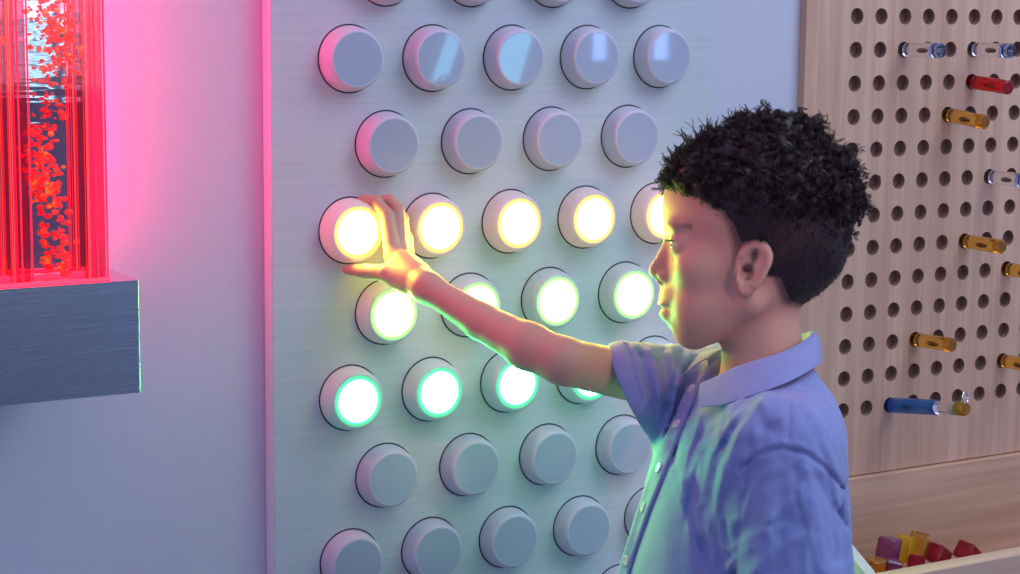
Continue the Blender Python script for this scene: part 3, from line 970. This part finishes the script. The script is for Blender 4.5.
# skin
lo = np.minimum.reduce([K(330, 190, 190), K(860, 110, 170)]) - 3
pos, fc = mesh_sdf(body, [-19, -58, 160], [38, 20, 206], .2)
w = c2w(pos)
bo = obj('body', w, fc, SKIN, boy)
# lip and cropped-hair tint that belong to the skin itself
me = bo.data
q = pos - H0; am = np.abs(q[:, 2])
colr = np.tile(np.array([.60, .365, .25]), (len(pos), 1))
lip = np.exp(-(((q[:, 0] + 7.35) / .75) ** 2 + ((q[:, 1] + 6.5) / .75) ** 4 + (am / 1.7) ** 4))
colr += lip[:, None] * (np.array([.58, .22, .19]) - colr)
brow = np.exp(-(((q[:, 1] - 1.15 - .25 * np.sin((am - .8) * .9)) / .28) ** 2)) * (am > .7) * (am < 4.4) * (q[:, 0] < -4.2)
colr += .55 * brow[:, None] * (np.array([.06, .035, .03]) - colr)
hb_ = hair(pos); stub = np.clip(1 - (hb_ - .02) / .45, 0, 1) ** 1.5 * (pos[:, 1] > K(0, 335, 184)[1])
colr += .8 * stub[:, None] * (np.array([.035, .024, .022]) - colr)
at_ = me.color_attributes.new('tone', 'FLOAT_COLOR', 'POINT')
at_.data.foreach_set('color', np.hstack([colr, np.ones((len(pos), 1))]).astype(np.float32).ravel())
an = N(SKIN, 'ShaderNodeAttribute'); an.attribute_name = 'tone'; L(SKIN, an.outputs['Color'], BS(SKIN).inputs['Base Color'])
bump(SKIN, noise(SKIN, coords(SKIN, (1, 1, 1)), 420, 2), .05, .0006)

# eyes
M['eye'] = mat('eye_white', (.50, .47, .47), .2, spec=.5)
M['iris'] = mat('dark_iris', (.035, .018, .012), .1, spec=.5)
for s in (1, -1):
    ec = hh(-5.72, -.42, 2.9 * s); ax = np.array([-1., -.05, -.02 * s]); ax /= np.linalg.norm(ax)
    prof = [(1.16 * math.sin(a), -1.16 * math.cos(a)) for a in np.linspace(.02, math.pi - .46, 16)]
    e = MB().lathe(prof, ec, ax, 24, False); e.v = c2w(np.array(e.v)).tolist()
    eo = e.build('eye', M['eye'], boy)
    prof = [(1.17 * math.sin(a), -1.17 * math.cos(a)) for a in np.linspace(math.pi - .47, math.pi - .01, 8)]
    e = MB().lathe(prof, ec, ax, 24, False); e.v = c2w(np.array(e.v)).tolist()
    e.build('iris', M['iris'], eo)
    lash = MB()
    for k in range(13):
        t_ = -.75 + 1.5 * k / 12
        a0 = ec + 1.33 * np.array([-math.cos(t_) * .97, .20, .97 * math.sin(t_) + .12 * s])
        lash.tube([a0, a0 + np.array([-.28, -.02, .12 * math.sin(t_)]), a0 + np.array([-.48, .12, .2 * math.sin(t_)])], [.05, .04, .012], 4)
    lash.v = c2w(np.array(lash.v)).tolist(); lash.build('eyelashes', M['hair'], boy)

# shirt
pos, fc = mesh_sdf(shirt, [8, -42, 158], [40, 3, 208], .20, margin=2.1, smooth=(.4,))
so = obj('shirt', c2w(pos), fc, CLO, boy)


def trace(pts, f=shirt, z0=158., z1=212.):
    """first point of the surface met on the way in, for many pixels at once (nan where missed)"""
    D = np.array([K(x, y, 1.) for x, y in pts]); z = np.full(len(D), z0)
    for _ in range(110):
        v = f(D * z[:, None]); z += np.where(v < .01, 0, np.maximum(v * .55, .015))
    o = D * z[:, None]; o[z > z1] = np.nan
    return o


def spline(pts, n):
    pts = np.asarray(pts, float); m = len(pts); P = np.vstack([2 * pts[0] - pts[1], pts, 2 * pts[-1] - pts[-2]]); o = []
    for t in np.linspace(0, m - 1, n):
        i = min(int(t), m - 2); u = t - i
        p0, p1, p2, p3 = P[i], P[i + 1], P[i + 2], P[i + 3]
        o.append(.5 * (2 * p1 + (p2 - p0) * u + (2 * p0 - 5 * p1 + 4 * p2 - p3) * u * u + (3 * p1 - p0 - 3 * p2 + p3) * u ** 3))
    return np.array(o)


def ribbon(rows, thick, nrm):
    """grid of points -> closed thin sheet"""
    A = np.asarray(rows, float); n, k = A.shape[:2]; Nn = np.asarray(nrm, float)
    v = np.vstack([(A + Nn * thick).reshape(-1, 3), A.reshape(-1, 3)]); f = []; o = n * k
    for i in range(n - 1):
        for j in range(k - 1):
            a = i * k + j; f.append([a, a + 1, a + k + 1, a + k]); f.append([o + a + k, o + a + k + 1, o + a + 1, o + a])
    for j in range(k - 1):
        f.append([j + 1, j, o + j, o + j + 1]); a = (n - 1) * k + j; f.append([a, a + 1, o + a + 1, o + a])
    for i in range(n - 1):
        a = i * k; f.append([a, a + k, o + a + k, o + a]); a = i * k + k - 1; f.append([a + k, a, o + a, o + a + k])
    return v, f


def grid_normals(A):
    du = np.gradient(A, axis=0); dv = np.gradient(A, axis=1); n = np.cross(du, dv); return n / (np.linalg.norm(n, axis=2)[..., None] + 1e-9)


# placket: a doubled strip lying on the chest
pl = spline(PLK, 40); offs = np.linspace(0, -15, 6)
H_ = trace([(x + o_, y) for x, y in pl for o_ in offs]).reshape(40, 6, 3)
rows = []
for row in H_:
    if np.isnan(row[0]).any(): continue
    fixed = []
    for r_ in row:
        if np.isnan(r_).any() or (fixed and r_[2] - fixed[-1][2] > 1.2): r_ = fixed[-1] + np.array([-.16, 0, .30])
        fixed.append(r_)
    rows.append(fixed[::-1])
A = np.array(rows)
for _ in range(2): A[1:-1] = (A[:-2] + 2 * A[1:-1] + A[2:]) / 4
nn = grid_normals(A); nn = np.where((nn[..., 2] > 0)[..., None], -nn, nn)
v, f = ribbon(A - nn * .05, .30, nn)
plo = obj('placket', c2w(v), f, CLO, boy)
# buttons on the placket
M['button'] = mat('pearl_button', (.72, .74, .74), .25, coat=.4)
for (y_, k_) in ((390, 3), (428, 13), (468, 22), (508, 28), (560, 36)):
    i = min(range(len(A)), key=lambda i: abs(px_of(A[i, 3][None])[1][0] - y_))
    c_ = A[i, 3] + nn[i, 3] * .24; b_ = MB().lathe([(.02, .16), (.34, .16), (.46, .2), (.52, .12), (.5, 0)], c_, nn[i, 3], 20, False)
    b_.v = c2w(np.array(b_.v)).tolist(); b_.build('button', M['button'], boy)

# collar: stand edge T, fold, outer edge B
T = spline([K(702, 384, 179.3), K(716, 378, 178.6), K(733, 369, 177.9), K(760, 360, 177.5), K(786, 351, 178.6), K(806, 340, 181.2), K(813, 332, 184.4), K(806, 333, 188.5),
            K(782, 340, 190.6), K(750, 346, 190.4), K(722, 350, 188.6), K(707, 360, 187.0)], 60)
Bq = spline([K(700, 408, 176.6), K(722, 406, 174.6), K(742, 400, 173.4), K(768, 391, 172.9), K(794, 380, 174.4), K(814, 368, 178.3), K(821, 362, 184.4), K(812, 360, 190.4),
             K(784, 362, 193.6), K(750, 360, 193.0), K(706, 352, 190.0), K(683, 377, 186.3)], 60)
INq = spline([K(706, 394, 180.2), K(718, 388, 179.4), K(734, 382, 178.8), K(760, 374, 178.6), K(785, 364, 179.6), K(803, 354, 181.8), K(809, 348, 184.4), K(803, 350, 188),
              K(780, 356, 190.0), K(750, 362, 189.6), K(724, 368, 188.2), K(709, 376, 187.0)], 60)
rows = []
for i in range(60):
    t_, b_, n_ = T[i], Bq[i], INq[i]
    cen = K(757, 352, 184); outw = t_ - cen; outw[1] = 0; outw /= np.linalg.norm(outw) + 1e-9
    prof = [n_ - np.array([0, 1.2, 0]), n_, t_ * .75 + n_ * .25 - outw * .05, t_, t_ + outw * .22 + np.array([0, -.02, 0]) , t_ * .8 + b_ * .2 + outw * .30, t_ * .55 + b_ * .45 + outw * .30, t_ * .25 + b_ * .75 + outw * .18, b_]
    rows.append(prof)
A = np.array(rows)
nn = grid_normals(A)
v, f = ribbon(A, .14, nn)
co_ = obj('collar', c2w(v), f, CLO, boy)
md = co_.modifiers.new('sub', 'SUBSURF'); md.levels = 1; md.render_levels = 2

# trousers, shoes
pos, fc = mesh_sdf(trousers, [-4, -110, 140], [42, -30, 225], .5)
wv = c2w(pos); wv[:, 2] = np.maximum(wv[:, 2], Z_FLOOR + 3.2)
obj('trousers', wv, fc, mat('navy_trousers', (.05, .06, .10), .8), boy)
for fw_ in FOOTW:
    fd = -np.array([RV[0], RV[1], 0]); fd /= np.linalg.norm(fd); sd = np.array([-fd[1], fd[0], 0])
    sm = MB(); rows = []
    for t_, w_, h_ in ((-4.5, 1.5, 4.5), (-4., 2.8, 7.), (-1, 3.3, 7.5), (3, 3.5, 6.0), (7, 3.9, 4.2), (11, 3.8, 3.2), (14, 3.0, 2.6), (15.4, 1.4, 1.8)):
        for a in np.linspace(0, 2 * math.pi, 17)[:-1]:
            z = max(0, h_ * (.5 + .62 * math.sin(a))); z = min(z, h_)
            rows.append(fw_ + fd * t_ + sd * w_ * math.cos(a) + np.array([0, 0, z]))
    ff = [list(range(16)), [7 * 16 + k for k in range(16)][::-1]]
    for i in range(7):
        for k in range(16): ff.append([i * 16 + k, (i + 1) * 16 + k, (i + 1) * 16 + (k + 1) % 16, i * 16 + (k + 1) % 16])
    sm.add(rows, ff).build('shoe', mat('grey_shoe', (.25, .25, .27), .6), boy)

# hair
pos, fc = mesh_sdf(hair, [10.5, -9, 172], [38, 22, 196], .22)
hm = obj('hair', c2w(pos), fc, HAIRM, boy)
# curls
hn = np.zeros_like(pos)
for k in range(3):
    e = np.zeros(3); e[k] = .12; hn[:, k] = hair(pos + e) - hair(pos - e)
hn /= np.linalg.norm(hn, axis=1)[:, None] + 1e-9
q = pos - H0
topw = 1 / (1 + np.exp(-(q[:, 1] - (3.0 - .10 * q[:, 0])) * 1.6))
rs = np.random.default_rng(4)
CV = []; CF = []; cnt = 0


def strand(pts, rads):
    global cnt
    m = len(pts); tan = np.gradient(pts, axis=0); tan /= np.linalg.norm(tan, axis=1)[:, None] + 1e-9
    ref = np.array([.3, .2, .93]); e1 = np.cross(tan, ref); e1 /= np.linalg.norm(e1, axis=1)[:, None] + 1e-9; e2 = np.cross(tan, e1)
    ring = [pts + (e1 * math.cos(a) + e2 * math.sin(a)) * rads[:, None] for a in (0, 2.094, 4.189)]
    CV.append(np.stack(ring, 1).reshape(-1, 3))
    b = cnt
    for i in range(m - 1):
        for k in range(3):
            k2 = (k + 1) % 3; CF.append([b + i * 3 + k, b + i * 3 + k2, b + i * 3 + 3 + k2, b + i * 3 + 3 + k])
    cnt += m * 3


def lock(p0, n0, length, cr, turns, tang, k=12, rad=.034, spread=.17):
    d = n0 * .6 + tang; d /= np.linalg.norm(d); m = 12; t = np.linspace(0, 1, m)
    e1 = np.cross(d, [.2, .4, .9]); e1 /= np.linalg.norm(e1); e2 = np.cross(d, e1); ph = rs.uniform(0, 6.28)
    R_ = cr * np.minimum(1, t * 2.5); bend = (t ** 2)[:, None] * rs.normal(0, .28, 3) * length - n0 * (t ** 1.6)[:, None] * length * .55
    cen = p0 - n0 * .12 + d * (t * length)[:, None] + e1 * (R_ * np.cos(ph + turns * 6.28 * t))[:, None] + e2 * (R_ * np.sin(ph + turns * 6.28 * t))[:, None] + bend
    for _ in range(k):
        strand(cen + rs.normal(0, spread, 3) * (1 - .55 * t)[:, None] + rs.normal(0, .02, (m, 3)), rad * rs.uniform(.7, 1.2) * (1 - .7 * t ** 2))


idx = rs.choice(len(pos), 1500, p=topw / topw.sum())
for i in idx:
    if hn[i, 1] < -.75: continue
    flow = np.array([-.45, -.05, 0]) if q[i, 0] < 1 else np.array([.4, -.3, 0])
    tang = flow + rs.normal(0, .5, 3); tang -= hn[i] * (tang @ hn[i])
    lock(pos[i], hn[i] * (.30 if q[i, 0] > 0 else .10), rs.uniform(.9, 1.5), rs.uniform(.22, .40), rs.uniform(.9, 1.5), tang)
# loose locks that break the outline above the fringe and crown
for (px, py, dx, dy, ln) in ((690, 146, -.2, 1., 2.2), (696, 143, -.5, 1., 2.6), (710, 139, .1, 1., 2.6), (708, 138, -.3, 1., 2.0), (716, 136, .4, 1, 1.6), (738, 122, -.2, 1., 1.7), (732, 128, -.4, 1, 1.8),
                             (745, 118, .2, 1, 1.4), (672, 158, -1., .3, 1.2), (668, 172, -1., 0, 1.0), (680, 152, -.8, .8, 1.3), (850, 150, 1, .4, 1.0), (862, 176, 1, .1, .9), (866, 205, 1., -.1, .8), (820, 118, .4, 1, 1.0)):
    for k in range(9):
        b = hp(px, py, rs.normal(0, 1.2)) + np.array([rs.normal(0, .28), rs.normal(-.3, .25), 0])
        dv = np.array([dx, dy, 0]) / math.hypot(dx, dy) + rs.normal(0, .16, 3)
        lock(b, dv * .2, ln * rs.uniform(.6, 1.0), rs.uniform(.12, .26), rs.uniform(.5, 1.), dv, 4, .03, .07)
# cropped hair at the temples and nape
low = (1 - topw); idx = rs.choice(len(pos), 11000, p=low / low.sum())
for i in idx:
    dirn = np.array([.25, -.9, 0]) if q[i, 0] > -1 else np.array([.1, -.7, 0])
    dirn = dirn - hn[i] * (dirn @ hn[i]) + hn[i] * .25 + rs.normal(0, .22, 3)
    ln = rs.uniform(.25, .7); t = np.linspace(0, 1, 4)[:, None]
    strand(pos[i] - hn[i] * .06 + dirn * ln * t, np.array([.022, .02, .016, .006]))
CVv = np.concatenate(CV)
co2 = obj('curls', c2w(CVv), CF, HAIRM, boy)

# ------------------------------------------------------------------ light
sc = bpy.context.scene
wd = bpy.data.worlds.new('world'); sc.world = wd; wd.use_nodes = True
bg = wd.node_tree.nodes['Background']; bg.inputs['Color'].default_value = (.43, .475, .86, 1); bg.inputs['Strength'].default_value = .72


def area(name, loc, target, size, col, power, sy=None):
    l = bpy.data.lights.new(name, 'AREA'); l.color = col; l.energy = power; l.size = size * S
    if sy: l.shape = 'RECTANGLE'; l.size_y = sy * S
    o = bpy.data.objects.new(name, l); COL.objects.link(o)
    o.location = (np.array(loc) * S).tolist()
    import mathutils
    o.rotation_euler = mathutils.Vector((np.array(target) - np.array(loc)).tolist()).to_track_quat('-Z', 'Y').to_euler()
    return o


area('ceiling_lamp', (90, -110, 150), (20, 0, 10), 120, (.66, .80, 1.), 20)
area('added_pink_fill', (20, -210, 55), (10, -30, 0), 60, (1., .46, .60), 1.4)  # soft pink fill added for the cheek side, source unseen

sl_ = bpy.data.lights.new('added_cheek_spot', 'SPOT'); sl_.color = (1., .40, .46); sl_.energy = 45; sl_.spot_size = math.radians(13); sl_.spot_blend = .8; sl_.shadow_soft_size = .06  # narrow spot added to brighten the boy's cheek, no fixture behind it
so_ = bpy.data.objects.new('added_cheek_spot', sl_); COL.objects.link(so_); so_.location = (.20, -2.5, .80)
import mathutils
so_.rotation_euler = mathutils.Vector((.09 - .20, -.33 + 2.5, .06 - .80)).to_track_quat('-Z', 'Y').to_euler()

# ------------------------------------------------------------------ camera and view
cd = bpy.data.cameras.new('camera'); co = bpy.data.objects.new('camera', cd); COL.objects.link(co)
import mathutils
mw = mathutils.Matrix.Identity(4)
for i in range(3):
    mw[i][0], mw[i][1], mw[i][2], mw[i][3] = RV[i], UV[i], -FW[i], CAM[i] * S
co.matrix_world = mw
cd.sensor_width = 36; cd.lens = F / 1020 * 36; cd.clip_start = .05
sc.camera = co
sc.view_settings.view_transform = 'Standard'; sc.view_settings.look = 'None'; sc.view_settings.gamma = 1
sc.view_settings.use_curve_mapping = False; sc.view_settings.exposure = 0.
for o in bpy.data.objects:
    if '_o' in o: del o['_o']
